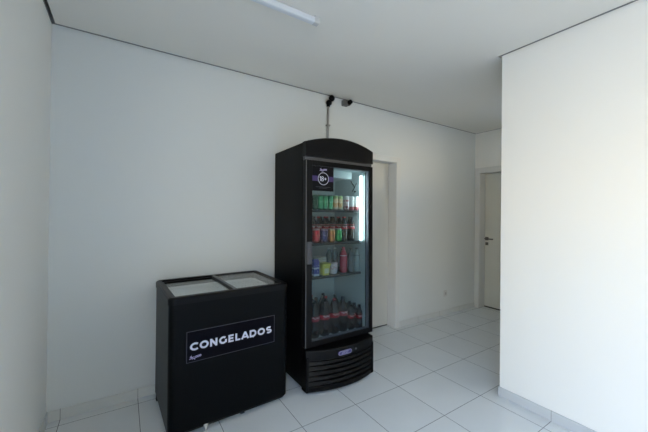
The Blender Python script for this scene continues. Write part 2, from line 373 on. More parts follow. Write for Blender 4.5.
# ventilated bottom grille that bulges forward
xs = [FX0 + (FX1 - 0.042 - FX0) * i / N for i in range(N + 1)]
def gy(x): return -0.674 - 0.086 * max(0, 1 - u_of(x) ** 2) - 0.007 * (u_of(x) + 1)
b = MB()
b.loft([[(x, -0.600, 0.270), (x, -0.600, 0.352), (x, gy(x) + 0.010, 0.352), (x, gy(x) + 0.003, 0.348), (x, gy(x), 0.340), (x, gy(x), 0.272), (x, gy(x) + 0.004, 0.268), (x, gy(x) + 0.03, 0.270)] for x in xs])
b.loft([[(x, -0.600, 0.020), (x, -0.600, 0.062), (x, gy(x) + 0.006, 0.062), (x, gy(x), 0.056), (x, gy(x) + 0.004, 0.020)] for x in xs])
b.loft([[(x, -0.598, 0.05), (x, -0.598, 0.28), (x, min(gy(x) + 0.055, -0.605), 0.28), (x, min(gy(x) + 0.055, -0.605), 0.05)] for x in xs])
for x0, x1 in ((FX0, FX0 + 0.022), (FX1 - 0.064, FX1 - 0.042)): b.box(x0, x1, min(gy(x0), gy(x1)), -0.600, 0.022, 0.30)
G = obj('grille', b, M['black_plastic'], F)
xl = [x for x in xs if FX0 + 0.02 < x < FX1 - 0.060]
for k in range(5):
    zc_ = 0.248 - 0.041 * k; ss = []
    for x in xl:
        q = max(0, 1 - u_of(x) ** 2); hh = 0.0215 - 0.009 * q ** 0.8; yf = gy(x) + 0.003
        ss.append([(x, yf + 0.006, zc_ - hh), (x, yf, zc_ - hh + 0.004), (x, yf + 0.005, zc_ + hh - 0.006), (x, yf + 0.012, zc_ + hh), (x, yf + 0.030, zc_ + hh - 0.004), (x, yf + 0.028, zc_ - hh)])
    b = MB(); b.loft(ss, smooth=False); obj('louver', b, M['louver'], G)
# small purple maker plate on the grille
lx, lz, lw, lh = 1.970, 0.306, 0.135, 0.036
def pill(x, z, w, h, n=8):
    r = h / 2; o = []
    for k in range(n + 1): a = PI / 2 + PI * k / n; o.append((x - w / 2 + r + r * math.cos(a), z + r * math.sin(a)))
    for k in range(n + 1): a = -PI / 2 + PI * k / n; o.append((x + w / 2 - r + r * math.cos(a), z + r * math.sin(a)))
    return o
yl = gy(lx) - 0.004
b = MB(); pp = pill(lx, lz, lw, lh); b.loft([[(x, yl, z) for x, z in pp], [(x, yl + 0.012, z) for x, z in pp]])
b.mi = 1; b.ribbon(pill(lx, lz, lw - 0.006, lh - 0.006), 0.0045, yl - 0.0006, True)
for x0, x1, z0 in ((-0.030, -0.004, 0.004), (0.0, 0.034, 0.005), (-0.034, 0.0, -0.006), (0.006, 0.030, -0.006)):
    b.ribbon([(lx + x0, lz + z0), ((x0 + x1) / 2 + lx, lz + z0 + 0.003), (lx + x1, lz + z0)], 0.005, yl - 0.0008)
obj('badge', b, [mat('badge_purple', (0.035, 0.028, 0.13), 0.4), mat('badge_lilac_white', (0.26, 0.25, 0.38), 0.45)], G, fix=False)
b = MB(); b.cyl((2.083, gy(2.083) + 0.006, 0.310), (2.083, gy(2.083) - 0.006, 0.310), 0.009); obj('lock_knob', b, M['grey_handle'], G)

# glass door
DZ0, DZ1, DY0, DY1 = 0.362, 1.903, -0.656, -0.604
GX0, GX1, GZ0, GZ1 = 1.714, 2.327, 0.406, 1.862
b = MB()
b.box(FX0, GX0, DY0, DY1, DZ0, DZ1, 0.004); b.box(GX1, FX1, DY0, DY1, DZ0, DZ1, 0.004)
b.box(GX0 - 0.004, GX1 + 0.004, DY0 + 0.001, DY1, DZ0, GZ0, 0.002); b.box(GX0 - 0.004, GX1 + 0.004, DY0 + 0.001, DY1, GZ1, DZ1, 0.002)
DR = obj('door', b, M['black_plastic'], F)
b = MB(); b.box(GX0 - 0.003, GX1 + 0.003, -0.651, -0.645, GZ0 - 0.003, GZ1 + 0.003); obj('glass_pane', b, M['glass_door'], DR)
b = MB()
for x0, x1, z0, z1 in ((GX1 - 0.004, GX1, GZ0, GZ1), (GX0, GX0 + 0.003, GZ0, GZ1), (GX0, GX1, GZ0, GZ0 + 0.003), (GX0, GX1, GZ1 - 0.003, GZ1)): b.box(x0, x1, -0.644, -0.606, z0, z1)
obj('glass_spacer', b, M['spacer'], DR)
b = MB(); b.box(FX0 + 0.001, FX0 + 0.009, DY0 - 0.0025, DY0 + 0.004, DZ0 + 0.01, DZ1 - 0.006, 0.001); obj('edge_trim', b, M['grey_strip'], DR)
b = MB(); b.box(1.662, 1.704, -0.668, -0.654, 1.045, 1.228, 0.005); b.box(1.694, 1.704, -0.676, -0.660, 1.050, 1.223, 0.004)
obj('handle', b, M['grey_handle'], DR)

# 18+ notice on the glass
SX0, SX1, SZ0, SZ1 = 1.714, 1.924, 1.650, 1.858; ys = -0.6530
cx, cz = (SX0 + SX1) / 2, (SZ0 + SZ1) / 2
def arc(x, z, rx, rz, a0, a1, n=20): return [(x + rx * math.cos(math.radians(a0 + (a1 - a0) * k / n)), z + rz * math.sin(math.radians(a0 + (a1 - a0) * k / n))) for k in range(n + 1)]
def scribble(b, x, z, s, w, y):
    """little handwritten mark: looped strokes, then three round letters on a slant"""
    b.ribbon([(x, z), (x + .7 * s, z + .35 * s), (x + .9 * s, z + 1.5 * s), (x + .55 * s, z + 1.2 * s), (x + .9 * s, z + .45 * s), (x + 1.5 * s, z + .75 * s)], w, y)
    b.ribbon([(x + 1.1 * s, z - .2 * s), (x + 1.5 * s, z + .3 * s), (x + 2.0 * s, z + .2 * s), (x + 2.3 * s, z - .3 * s), (x + 2.5 * s, z + .6 * s)], w, y)
    b.ribbon([(x + .2 * s, z + .9 * s), (x + 2.4 * s, z + .85 * s)], w * .8, y)
    for k in range(3): b.ribbon(arc(x + (3.05 + .85 * k) * s, z + (.75 + .1 * k) * s, .33 * s, .38 * s, 0, 360, 10), w, y)
b = MB(); b.box(SX0, SX1, -0.6525, -0.6510, SZ0, SZ1)
b.mi = 1; b.rect(SX0, SX1, cz - 0.022, cz + 0.022, ys)
b.mi = 0; b.disc(cx + 0.002, cz, 0.054, ys - 0.0003)
b.mi = 2; b.ribbon(arc(cx + 0.002, cz, 0.051, 0.051, 0, 360, 36)[:-1], 0.0042, ys - 0.0006, True)
# 1 8 +
y2 = ys - 0.0008; h = 0.040; x0 = cx - 0.030
b.ribbon([(x0 - 0.006, cz + h * 0.28), (x0 + 0.004, cz + h * 0.44), (x0 + 0.004, cz - h / 2)], 0.0066, y2)
for dz, r in ((h * 0.24, 0.0080), (-h * 0.24, 0.0090)): b.ribbon(arc(x0 + 0.023, cz + dz, r + .0012, r, 0, 360, 18)[:-1], 0.0054, y2, True)
b.ribbon([(x0 + 0.041, cz), (x0 + 0.061, cz)], 0.0066, y2); b.ribbon([(x0 + 0.051, cz - 0.010), (x0 + 0.051, cz + 0.010)], 0.0066, y2)
b.mi = 3; scribble(b, cx - 0.034, SZ1 - 0.038, 0.0135, 0.0048, ys)
b.mi = 4
for k in range(17):
    xx = SX0 + 0.034 + k * 0.0085; b.ribbon([(xx, SZ0 + 0.034), (xx + 0.0055, SZ0 + 0.034)], 0.0045, ys)
for k in range(10):
    xx = SX0 + 0.064 + k * 0.0085; b.ribbon([(xx, SZ0 + 0.024), (xx + 0.0055, SZ0 + 0.024)], 0.0035, ys)
s = obj('notice_sticker', b, [M['st_black'], M['st_purple'], M['st_white'], M['st_lilac'], M['st_grey']], DR, fix=False)
s['label'] = 'black square 18+ sticker with a purple band'

# interior fittings
b = MB(); b.cyl((2.294, -0.566, 1.215), (2.294, -0.566, 1.822), 0.0100, 16)
LT = obj('light_tube', b, M['led'], F)
b = MB(); b.box(2.284, 2.306, -0.578, -0.552, 1.822, 1.850, 0.003); b.box(2.284, 2.306, -0.578, -0.552, 1.190, 1.215, 0.003); b.box(2.306, 2.321, -0.574, -0.556, 1.200, 1.845); obj('tube_holder', b, M['evap'], LT)
b = MB(); b.box(IX0 + 0.02, 2.262, -0.470, -0.100, 1.800, 1.873, 0.010, 3); EV = obj('evaporator_cover', b, M['evap'], F)
b = MB()
b.tube([(2.314, -0.385, 1.79), (2.316, -0.400, 1.765), (2.316, -0.428, 1.745), (2.317, -0.437, 1.72), (2.316, -0.415, 1.70), (2.318, -0.405, 1.685)], 0.005)
b.tube([(2.317, -0.437, 1.72), (2.316, -0.455, 1.745), (2.317, -0.475, 1.765)], 0.004); b.box(2.310, 2.321, -0.46, -0.44, 1.675, 1.690)
obj('wiring', b, M['black_gasket'], F)

SHELVES = [1.495, 1.203, 0.912]
for z in SHELVES:
    b = MB()
    b.box(IX0 + 0.004, IX1 - 0.004, -0.548, -0.540, z - 0.022, z - 0.001, 0.001, 1)
    b.cyl((IX0 + 0.004, -0.11, z - 0.006), (IX1 - 0.004, -0.11, z - 0.006), 0.004, 8)
    for xx in (IX0 + 0.005, IX1 - 0.005): b.cyl((xx, -0.545, z - 0.006), (xx, -0.105, z - 0.006), 0.004, 8)
    for k in range(45):
        xx = IX0 + 0.012 + (IX1 - IX0 - 0.024) * k / 44; b.cyl((xx, -0.545, z - 0.003), (xx, -0.105, z - 0.003), 0.003, 6)
    for yy in (-0.25, -0.40): b.cyl((IX0, yy, z - 0.008), (IX1, yy, z - 0.008), 0.003, 6)
    obj('shelf', b, M['wire'], F)

# ------------------------------------------------------------------ drinks
def label_mat(name, stops, rough=0.35, metal=0.0, mottle=0.0, mottle_col=(1, 1, 1)):
    """printed band(s) up the height of a can or bottle label"""
    m = bpy.data.materials.new(name); n, l, b = nodes(m)
    tc = n.new('ShaderNodeTexCoord'); s = n.new('ShaderNodeSeparateXYZ'); l.new(tc.outputs['Generated'], s.inputs[0])
    r = n.new('ShaderNodeValToRGB'); r.color_ramp.interpolation = 'CONSTANT'
    el = r.color_ramp.elements
    while len(el) > 1: el.remove(el[-1])
    el[0].position = 0; el[0].color = (*stops[0][1], 1)
    for p, c in stops[1:]:
        e = el.new(p); e.color = (*c, 1)
    l.new(s.outputs['Z'], r.inputs['Fac'])
    out = r.outputs['Color']
    if mottle:
        t = n.new('ShaderNodeTexNoise'); t.inputs['Scale'].default_value = 5; t.inputs['Detail'].default_value = 2; l.new(tc.outputs['Generated'], t.inputs['Vector'])
        k = n.new('ShaderNodeMath'); k.operation = 'GREATER_THAN'; k.inputs[1].default_value = 1 - mottle; l.new(t.outputs['Fac'], k.inputs[0])
        mx = n.new('ShaderNodeMix'); mx.data_type = 'RGBA'; l.new(k.outputs[0], mx.inputs['Factor']); l.new(out, mx.inputs['A']); mx.inputs['B'].default_value = (*mottle_col, 1); out = mx.outputs['Result']
    l.new(out, b.inputs['Base Color']); b.inputs['Roughness'].default_value = rough; b.inputs['Metallic'].default_value = metal
    return m

M['can_metal'] = mat('can_aluminium', (0.72, 0.73, 0.73), 0.3, 0.9)
M['cola'] = mat('dark_cola_liquid_in_plastic', (0.012, 0.006, 0.005), 0.12, spec=0.6)
M['clear_pet'] = mat('clear_water_bottle_plastic', (0.30, 0.36, 0.38), 0.12, spec=0.7)
M['smoky_pet'] = mat('smoky_clear_bottle_plastic', (0.10, 0.13, 0.14), 0.12, spec=0.7)
M['red_drink'] = mat('red_drink_in_plastic', (0.50, 0.04, 0.07), 0.15, spec=0.6)
M['cap_red'] = mat('red_screw_cap', (0.50, 0.025, 0.035), 0.4)
M['cap_black'] = mat('dark_screw_cap', (0.02, 0.02, 0.022), 0.4)
M['cap_white'] = mat('white_screw_cap', (0.75, 0.78, 0.80), 0.4)
M['red_label'] = mat('red_bottle_label', (0.46, 0.015, 0.028), 0.35)
M['white_label'] = mat('white_bottle_label', (0.75, 0.76, 0.78), 0.35)
M['dark_label'] = mat('dark_bottle_label', (0.03, 0.05, 0.06), 0.35)
M['label_white'] = mat('label_white_script', (0.85, 0.80, 0.80), 0.4)

def ribbon_on_cylinder(b, pts, w, r):
    """printed stroke wrapped on a label of radius r; pts are (arc, z) with arc 0 facing the door (-Y)"""
    tmp = MB(); tmp.ribbon(pts, w, 0)
    vs = [(r * math.sin(x / r), -r * math.cos(x / r), z) for x, _, z in tmp.v]
    b.add(vs, tmp.f)

def can(name_label, loc, m, r=0.029, h=0.135, group=None):
    t = thing('drink_can', name_label, 'can', loc, group)
    b = MB(); b.lathe([(r * .72, 0), (r * .80, 0.003), (r * .98, 0.012), (r, 0.017), (r, h - 0.016), (r * .97, h - 0.011), (r * .84, h - 0.003)], 22); obj('body', b, m, t, local=True)
    b = MB(); b.lathe([(r * .85, h - 0.003), (r * .87, h - 0.001), (r * .85, h), (r * .80, h - 0.001), (r * .78, h - 0.004), (0.0005, h - 0.004)], 22)
    b.box(-0.006, 0.006, -0.014, 0.004, h - 0.004, h - 0.0015); obj('lid', b, M['can_metal'], t, local=True)
    return t

def bottle(name_label, loc, r, h, body, cap, lab, l0=0.42, l1=0.60, script=False, cat='bottle', group=None, waist=0.0):
    t = thing('drink_bottle', name_label, cat, loc, group)
    nk = 0.0125 if r < 0.04 else 0.0135
    b = MB()
    b.lathe([(r * .70, 0), (r * .88, 0.006), (r, 0.02), (r, h * .30), (r * (1 - waist), h * .42), (r * (1 - waist), h * .56), (r, h * .64), (r * .97, h * .68), (r * .80, h * .77), (r * .52, h * .86), (nk * 1.05, h * .915), (nk, h * .93), (nk * 1.25, h * .935), (nk * 1.25, h * .942), (nk, h * .946), (nk, h * .955)], 24)
    obj('body', b, body, t, local=True)
    b = MB(); rr = r * (1 - waist) + 0.0008
    b.lathe([(rr - .0006, h * l0), (rr, h * l0 + .0008), (rr, h * l1 - .0008), (rr - .0006, h * l1)], 24)
    if script:
        b.mi = 1; zc = h * (l0 + l1) / 2; k = r * 0.55
        ribbon_on_cylinder(b, [(-1.5 * k + 3 * k * i / 12, zc + math.sin(i * 1.35) * h * 0.022) for i in range(13)], h * 0.014, rr + .0004)
        ribbon_on_cylinder(b, [(-1.3 * k, zc - h * .045), (0, zc - h * .035), (1.3 * k, zc - h * .05)], h * 0.007, rr + .0004)
    obj('label_band', b, [lab, M['label_white']], t, local=True)
    b = MB(); n = 24
    b.lathe([(nk + .0018, h * .947), (nk + .002, h * .952), (nk + .002, h - .003), (nk + .0005, h), (0.0005, h)], n); obj('cap', b, cap, t, local=True)
    return t

# top shelf: nine slim cans
green = [(0, (0.02, 0.16, 0.07)), (.12, (0.03, 0.30, 0.13)), (.88, (0.02, 0.18, 0.08))]
gold = [(0, (0.55, 0.50, 0.42)), (.18, (0.62, 0.33, 0.14)), (.55, (0.75, 0.55, 0.35)), (.80, (0.30, 0.45, 0.18))]
pink = [(0, (0.30, 0.06, 0.07)), (.30, (0.68, 0.50, 0.50)), (.62, (0.55, 0.16, 0.18)), (.75, (0.78, 0.72, 0.71))]
white = [(0, (0.42, 0.10, 0.12)), (.26, (0.80, 0.80, 0.79))]
mg = label_mat('green_can_print', green, 0.24, 0.55, 0.40, (0.30, 0.55, 0.38)); mgd = label_mat('deep_green_can_print', [(0, (0.012, 0.09, 0.05)), (.85, (0.02, 0.13, 0.07))], 0.24, 0.55)
mo = label_mat('gold_can_print', gold, 0.24, 0.55, 0.42, (0.80, 0.72, 0.55)); mp = label_mat('pink_white_can_print', pink, 0.3, 0.2, 0.45, (0.85, 0.82, 0.81)); mw = label_mat('white_can_print', white, 0.3, 0.2)
zs = SHELVES[0]; G1 = 'slim cans on the top shelf'
spec = [(1.826, mgd, 'darkest green slim can at the left end of the top shelf'),
        (1.879, mg, 'green slim can second from the left on the top shelf'),
        (1.932, mg, 'green slim can third from the left on the top shelf'),
        (1.986, mg, 'green slim can next to the gold cans on the top shelf'),
        (2.040, mo, 'gold and orange slim can beside the green cans on top shelf'),
        (2.094, mo, 'gold and orange slim can left of the gap on top shelf'),
        (2.167, mp, 'pink and white slim can right of the gap on top shelf'),
        (2.224, mw, 'white slim can with dark red foot in the middle of the pale cans'),
        (2.286, mw, 'white slim can nearest the light tube on the top shelf')]
for x, m, lb in spec: can(lb, (x, -0.505, zs), m, 0.0262, 0.134, G1)

# second shelf: four cans in front, cola bottles at the right and behind
zs = SHELVES[1]; G2 = 'cans at the front of the second shelf'
c2 = [(1.842, label_mat('red_can_print', [(0, (0.35, 0.02, 0.03)), (.1, (0.60, 0.03, 0.05)), (.9, (0.62, 0.30, 0.30))], 0.24, 0.55, 0.38, (0.70, 0.35, 0.20)), 'red soda can at the left end of the second shelf'),
      (1.924, label_mat('purple_can_print', [(0, (0.10, 0.06, 0.12)), (.12, (0.07, 0.05, 0.16)), (.88, (0.50, 0.28, 0.34))], 0.24, 0.55, 0.42, (0.40, 0.30, 0.45)), 'dark purple soda can between red and orange cans'),
      (2.004, label_mat('orange_can_print', [(0, (0.45, 0.16, 0.04)), (.1, (0.58, 0.24, 0.07)), (.88, (0.65, 0.48, 0.30))], 0.24, 0.55, 0.42, (0.50, 0.10, 0.08)), 'orange soda can between purple and green cans'),
      (2.079, label_mat('lime_green_can_print', [(0, (0.02, 0.14, 0.05)), (.1, (0.03, 0.30, 0.08)), (.90, (0.40, 0.48, 0.38))], 0.24, 0.55, 0.40, (0.02, 0.10, 0.06)), 'green soda can beside the cola bottles on second shelf')]
for x, m, lb in c2: can(lb, (x, -0.500, zs), m, 0.0345, 0.122, G2)
G3 = 'small cola bottles on the second shelf'
row2 = [(1.772, 'left end'), (1.846, 'behind the red can'), (1.920, 'behind the purple can'), (1.994, 'behind the orange can'), (2.068, 'behind the green can'), (2.142, 'behind the left front bottle'), (2.214, 'between the two front bottles'), (2.281, 'at the right end')]
spots = [(2.153, -0.487, 'small cola bottle with red label just right of the green can', 1), (2.243, -0.487, 'small cola bottle with red label at the right end of second shelf front', 0)]
spots += [(x, -0.405, 'small cola bottle in second shelf middle row, ' + lb, k % 3 != 1) for k, (x, lb) in enumerate(row2)]
spots += [(x, -0.325, 'small cola bottle added to darken second shelf rear row, ' + lb, k % 3 == 1) for k, (x, lb) in enumerate(row2)]  # barely seen rear row, added to darken the back of the shelf
for x, y, lb, rc in spots:
    bottle(lb, (x, y, zs), 0.032, 0.232, M['cola'], M['cap_red'] if rc else M['cap_black'], M['red_label'], 0.50, 0.68, True, group=G3, waist=0.04)

# third shelf
zs = SHELVES[2]
t = thing('drink_carton', 'blue and white carton at the left end of the third shelf', 'carton', (1.832, -0.505, zs))
b = MB(); b.box(-0.028, 0.028, -0.026, 0.026, 0, 0.125, 0.002); obj('body', b, label_mat('blue_carton_print', [(0, (0.55, 0.58, 0.68)), (.16, (0.04, 0.05, 0.28)), (.52, (0.60, 0.62, 0.70)), (.60, (0.04, 0.05, 0.28))], 0.45, 0, 0.40, (0.55, 0.58, 0.7)), t, local=True)
b = MB(); b.loft([[(-0.027, -0.025, .125), (0.027, -0.025, .125), (0.027, 0.025, .125), (-0.027, 0.025, .125)], [(-0.027, -0.003, .147), (0.027, -0.003, .147), (0.027, 0.003, .147), (-0.027, 0.003, .147)]]); obj('gable_top', b, mat('carton_blue', (0.05, 0.06, 0.30), 0.5), t, local=True)
t = thing('food_tub', 'yellow plastic tub with rimmed lid on the third shelf', 'tub', (1.926, -0.505, zs))
def rsq(s, r, z, n=5):
    o = []
    for cx_, cy_, a0 in ((s - r, s - r, 0), (-s + r, s - r, 90), (-s + r, -s + r, 180), (s - r, -s + r, 270)):
        for k in range(n + 1): a = math.radians(a0 + 90 * k / n); o.append((cx_ + r * math.cos(a), cy_ + r * math.sin(a), z))
    return o
M['tub'] = mat('yellow_tub_plastic', (0.62, 0.55, 0.10), 0.4)
b = MB(); b.loft([rsq(0.034, .014, 0), rsq(0.036, .014, .004), rsq(0.043, .016, .088)], smooth=True); b.mi = 1; b.box(-0.022, 0.022, -0.0425, -0.036, 0.018, 0.062, 0.002); obj('body', b, [M['tub'], mat('tub_pale_label', (0.70, 0.68, 0.48), 0.5)], t, local=True)
b = MB(); b.loft([rsq(0.047, .017, .086), rsq(0.048, .017, .088), rsq(0.048, .017, .100), rsq(0.045, .016, .104), rsq(0.040, .014, .102)]); obj('lid', b, mat('yellow_tub_lid', (0.72, 0.66, 0.14), 0.4), t, local=True)
t = thing('food_box', 'pale beige box standing behind the yellow tub', 'box', (1.925, -0.405, zs))
b = MB(); b.box(-0.065, 0.065, -0.035, 0.035, 0, 0.150, 0.002); obj('body', b, label_mat('beige_box_print', [(0, (0.42, 0.38, 0.33)), (.75, (0.55, 0.52, 0.46)), (.82, (0.40, 0.37, 0.33)), (.88, (0.58, 0.55, 0.48))], 0.5), t, local=True)
b = MB(); b.box(-0.064, 0.064, -0.002, 0.034, 0.150, 0.1512); obj('flap', b, mat('beige_box_flap', (0.50, 0.47, 0.42), 0.5), t, local=True)
t = thing('snack_pot', 'pink and white patterned pot right of the yellow tub', 'pot', (2.026, -0.500, zs))
b = MB(); b.lathe([(0.030, 0), (0.033, 0.004), (0.042, 0.095)], 24); obj('body', b, label_mat('pink_pot_print', [(0, (0.62, 0.56, 0.58)), (.45, (0.60, 0.36, 0.40)), (.75, (0.66, 0.55, 0.58))], 0.5, 0, 0.48, (0.68, 0.64, 0.66)), t, local=True)
b = MB(); b.lathe([(0.044, 0.093), (0.045, 0.096), (0.045, 0.103), (0.042, 0.106), (0.0005, 0.106)], 24); obj('lid', b, mat('pink_pot_lid', (0.55, 0.42, 0.45), 0.45), t, local=True)
bottle('red drink bottle with white neck and red cap on the third shelf', (2.146, -0.492, zs), 0.036, 0.236, M['red_drink'], M['cap_red'], M['white_label'], 0.66, 0.685)
G4 = 'water bottles on the third shelf'
for x, y, lb, mm in [(2.038, -0.410, 'clear bottle behind the pink patterned pot', 'smoky_pet'), (2.105, -0.410, 'clear bottle between the pink pot and the red bottle', 'smoky_pet'),
                     (2.183, -0.425, 'smoky clear bottle just right of the red drink bottle', 'smoky_pet'), (2.222, -0.505, 'clear water bottle in the middle of the right-hand three', 'smoky_pet'), (2.281, -0.522, 'clear water bottle with dark label at the right end of third shelf', 'clear_pet')]:
    bottle(lb, (x, y, zs), 0.030 if x > 2.2 else 0.032, 0.226, M[mm], M['cap_white'] if x < 2.2 else M['cap_black'], M['dark_label'] if x > 2.2 else M['smoky_pet'], 0.60, 0.70, group=G4, waist=0.05)

# bottom: large cola bottles in rows, two small ones at the right
zs = IZ0; G5 = 'large cola bottles on the fridge floor'
for x, y, lb in [(1.826, -0.500, 'large cola bottle at the left end of the front row'), (1.931, -0.505, 'large cola bottle second from the left in the front row'),
                 (2.034, -0.505, 'large cola bottle in the middle of the front row'), (2.132, -0.500, 'large cola bottle at the right end of the large front row'),
                 (1.800, -0.395, 'large cola bottle in the second row, left end'), (1.905, -0.395, 'large cola bottle in second row behind the second bottle'),
                 (2.010, -0.395, 'large cola bottle in second row behind the middle bottle'), (2.115, -0.395, 'large cola bottle in second row, right end'),
                 (1.790, -0.285, 'large cola bottle in the back row, left'), (1.915, -0.285, 'large cola bottle in the back row, middle'), (2.050, -0.285, 'large cola bottle in the back row, right')]:
    bottle(lb, (x, y, zs), 0.0475, 0.315, M['cola'], M['cap_red'] if x in (2.034, 2.010, 1.915) else M['cap_black'], M['red_label'], 0.47, 0.66, True, group=G5, waist=0.03)
G6 = 'small cola bottles on the fridge floor'
for x, y, lb in [(2.214, -0.522, 'small cola bottle left of the pair on the fridge floor'), (2.281, -0.560, 'small cola bottle at the far right on the fridge floor'),
                 (2.225, -0.448, 'small cola bottle behind the left small one on fridge floor'), (2.281, -0.486, 'small cola bottle behind the far right one on fridge floor'),
                 (2.220, -0.372, 'small cola bottle third back on the left of the small ones'), (2.278, -0.412, 'small cola bottle third back on the right of the small ones')]:
    bottle(lb, (x, y, zs), 0.032, 0.232, M['cola'], M['cap_black'], M['red_label'], 0.48, 0.67, True, group=G6, waist=0.04)

# ------------------------------------------------------------------ chest freezer
ZX0, ZX1, ZYF, ZYB, ZZ0, ZZ1 = 0.646, 1.480, -0.700, -0.035, 0.030, 0.880
Z = thing('chest_freezer', 'black chest freezer with sliding glass lids in front of the left wall corner', 'freezer', ((ZX0 + ZX1) / 2, (ZYF + ZYB) / 2, 0))
def rr_sec(x0, x1, y0, y1, r, z, n=6):
    o = []
    for cx_, cy_, a0 in ((x1 - r, y1 - r, 0), (x0 + r, y1 - r, 90), (x0 + r, y0 + r, 180), (x1 - r, y0 + r, 270)):
        for k in range(n + 1): a = math.radians(a0 + 90 * k / n); o.append((cx_ + r * math.cos(a), cy_ + r * math.sin(a), z))
    return o
wl = 0.040
outer = lambda z, d=0.0, r=0.040: rr_sec(ZX0 + d, ZX1 - d, ZYF + d, ZYB - d, r, z)
inner = lambda z, d=wl: rr_sec(ZX0 + d, ZX1 - d, ZYF + d, ZYB - d, 0.03, z)
b = MB(); b.loft([outer(ZZ0, 0.012, 0.04), outer(ZZ0 + 0.02, 0.0), outer(ZZ1, 0.0), inner(ZZ1), inner(ZZ0 + 0.3)], smooth=False); obj('body', b, M['black_frz'], Z)
b = MB(); zl = 0.84; b.loft([inner(ZZ1 - 0.022, wl + .003), inner(zl, wl + .003)], caps=False); k = inner(zl, wl + .003); b.add(k, [list(range(len(k)))]); obj('liner', b, M['frz_liner'], Z)
# raised rim with rounded edge
RI = (ZX0 + 0.034, ZX1 - 0.028, ZYF + 0.040, ZYB - 0.034)
rin = lambda z: rr_sec(RI[0], RI[1], RI[2], RI[3], 0.012, z)
ro = lambda z, d: rr_sec(ZX0 - .004 + d, ZX1 + .004 - d, ZYF - .004 + d, ZYB + .004 - d, 0.042 - d, z)
b = MB(); b.loft([rin(0.870), ro(0.870, 0.0), ro(0.902, 0.0), ro(0.912, 0.004), ro(0.917, 0.013), rin(0.917)], loop=True, smooth=False); obj('lid_frame', b, M['black_plastic'], Z)
# two sliding glass lids; the right one rides above the left
def slide(x0, x1, y0, y1, z, fl, fr, frm):
    b = MB(); th = 0.010
    b.box(x0, x0 + fl, y0, y1, z, z + th, 0.002); b.box(x1 - fr, x1, y0, y1, z, z + th, 0.002)
    b.box(x0 + fl, x1 - fr, y0, y0 + 0.014, z, z + th); b.box(x0 + fl, x1 - fr, y1 - 0.016, y1, z, z + th)
    s = obj('sliding_lid', b, frm, Z)
    b = MB(); b.box(x0 + fl, x1 - fr, y0 + .014, y1 - .016, z + 0.003, z + 0.007); obj('glass_pane', b, M['glass_lid'], s)
    return s
slide(RI[0] + .001, 1.095, RI[2] + .001, RI[3] - .001, 0.8935, 0.014, 0.036, M['black_plastic'])
s = slide(1.060, RI[1] - .001, RI[2] + .001, RI[3] - .001, 0.904, 0.030, 0.016, M['black_plastic'])
b = MB(); b.box(1.066, 1.088, RI[2] + .002, RI[3] - .002, 0.913, 0.9165, 0.001); obj('grey_rail', b, M['lid_rail'], s)
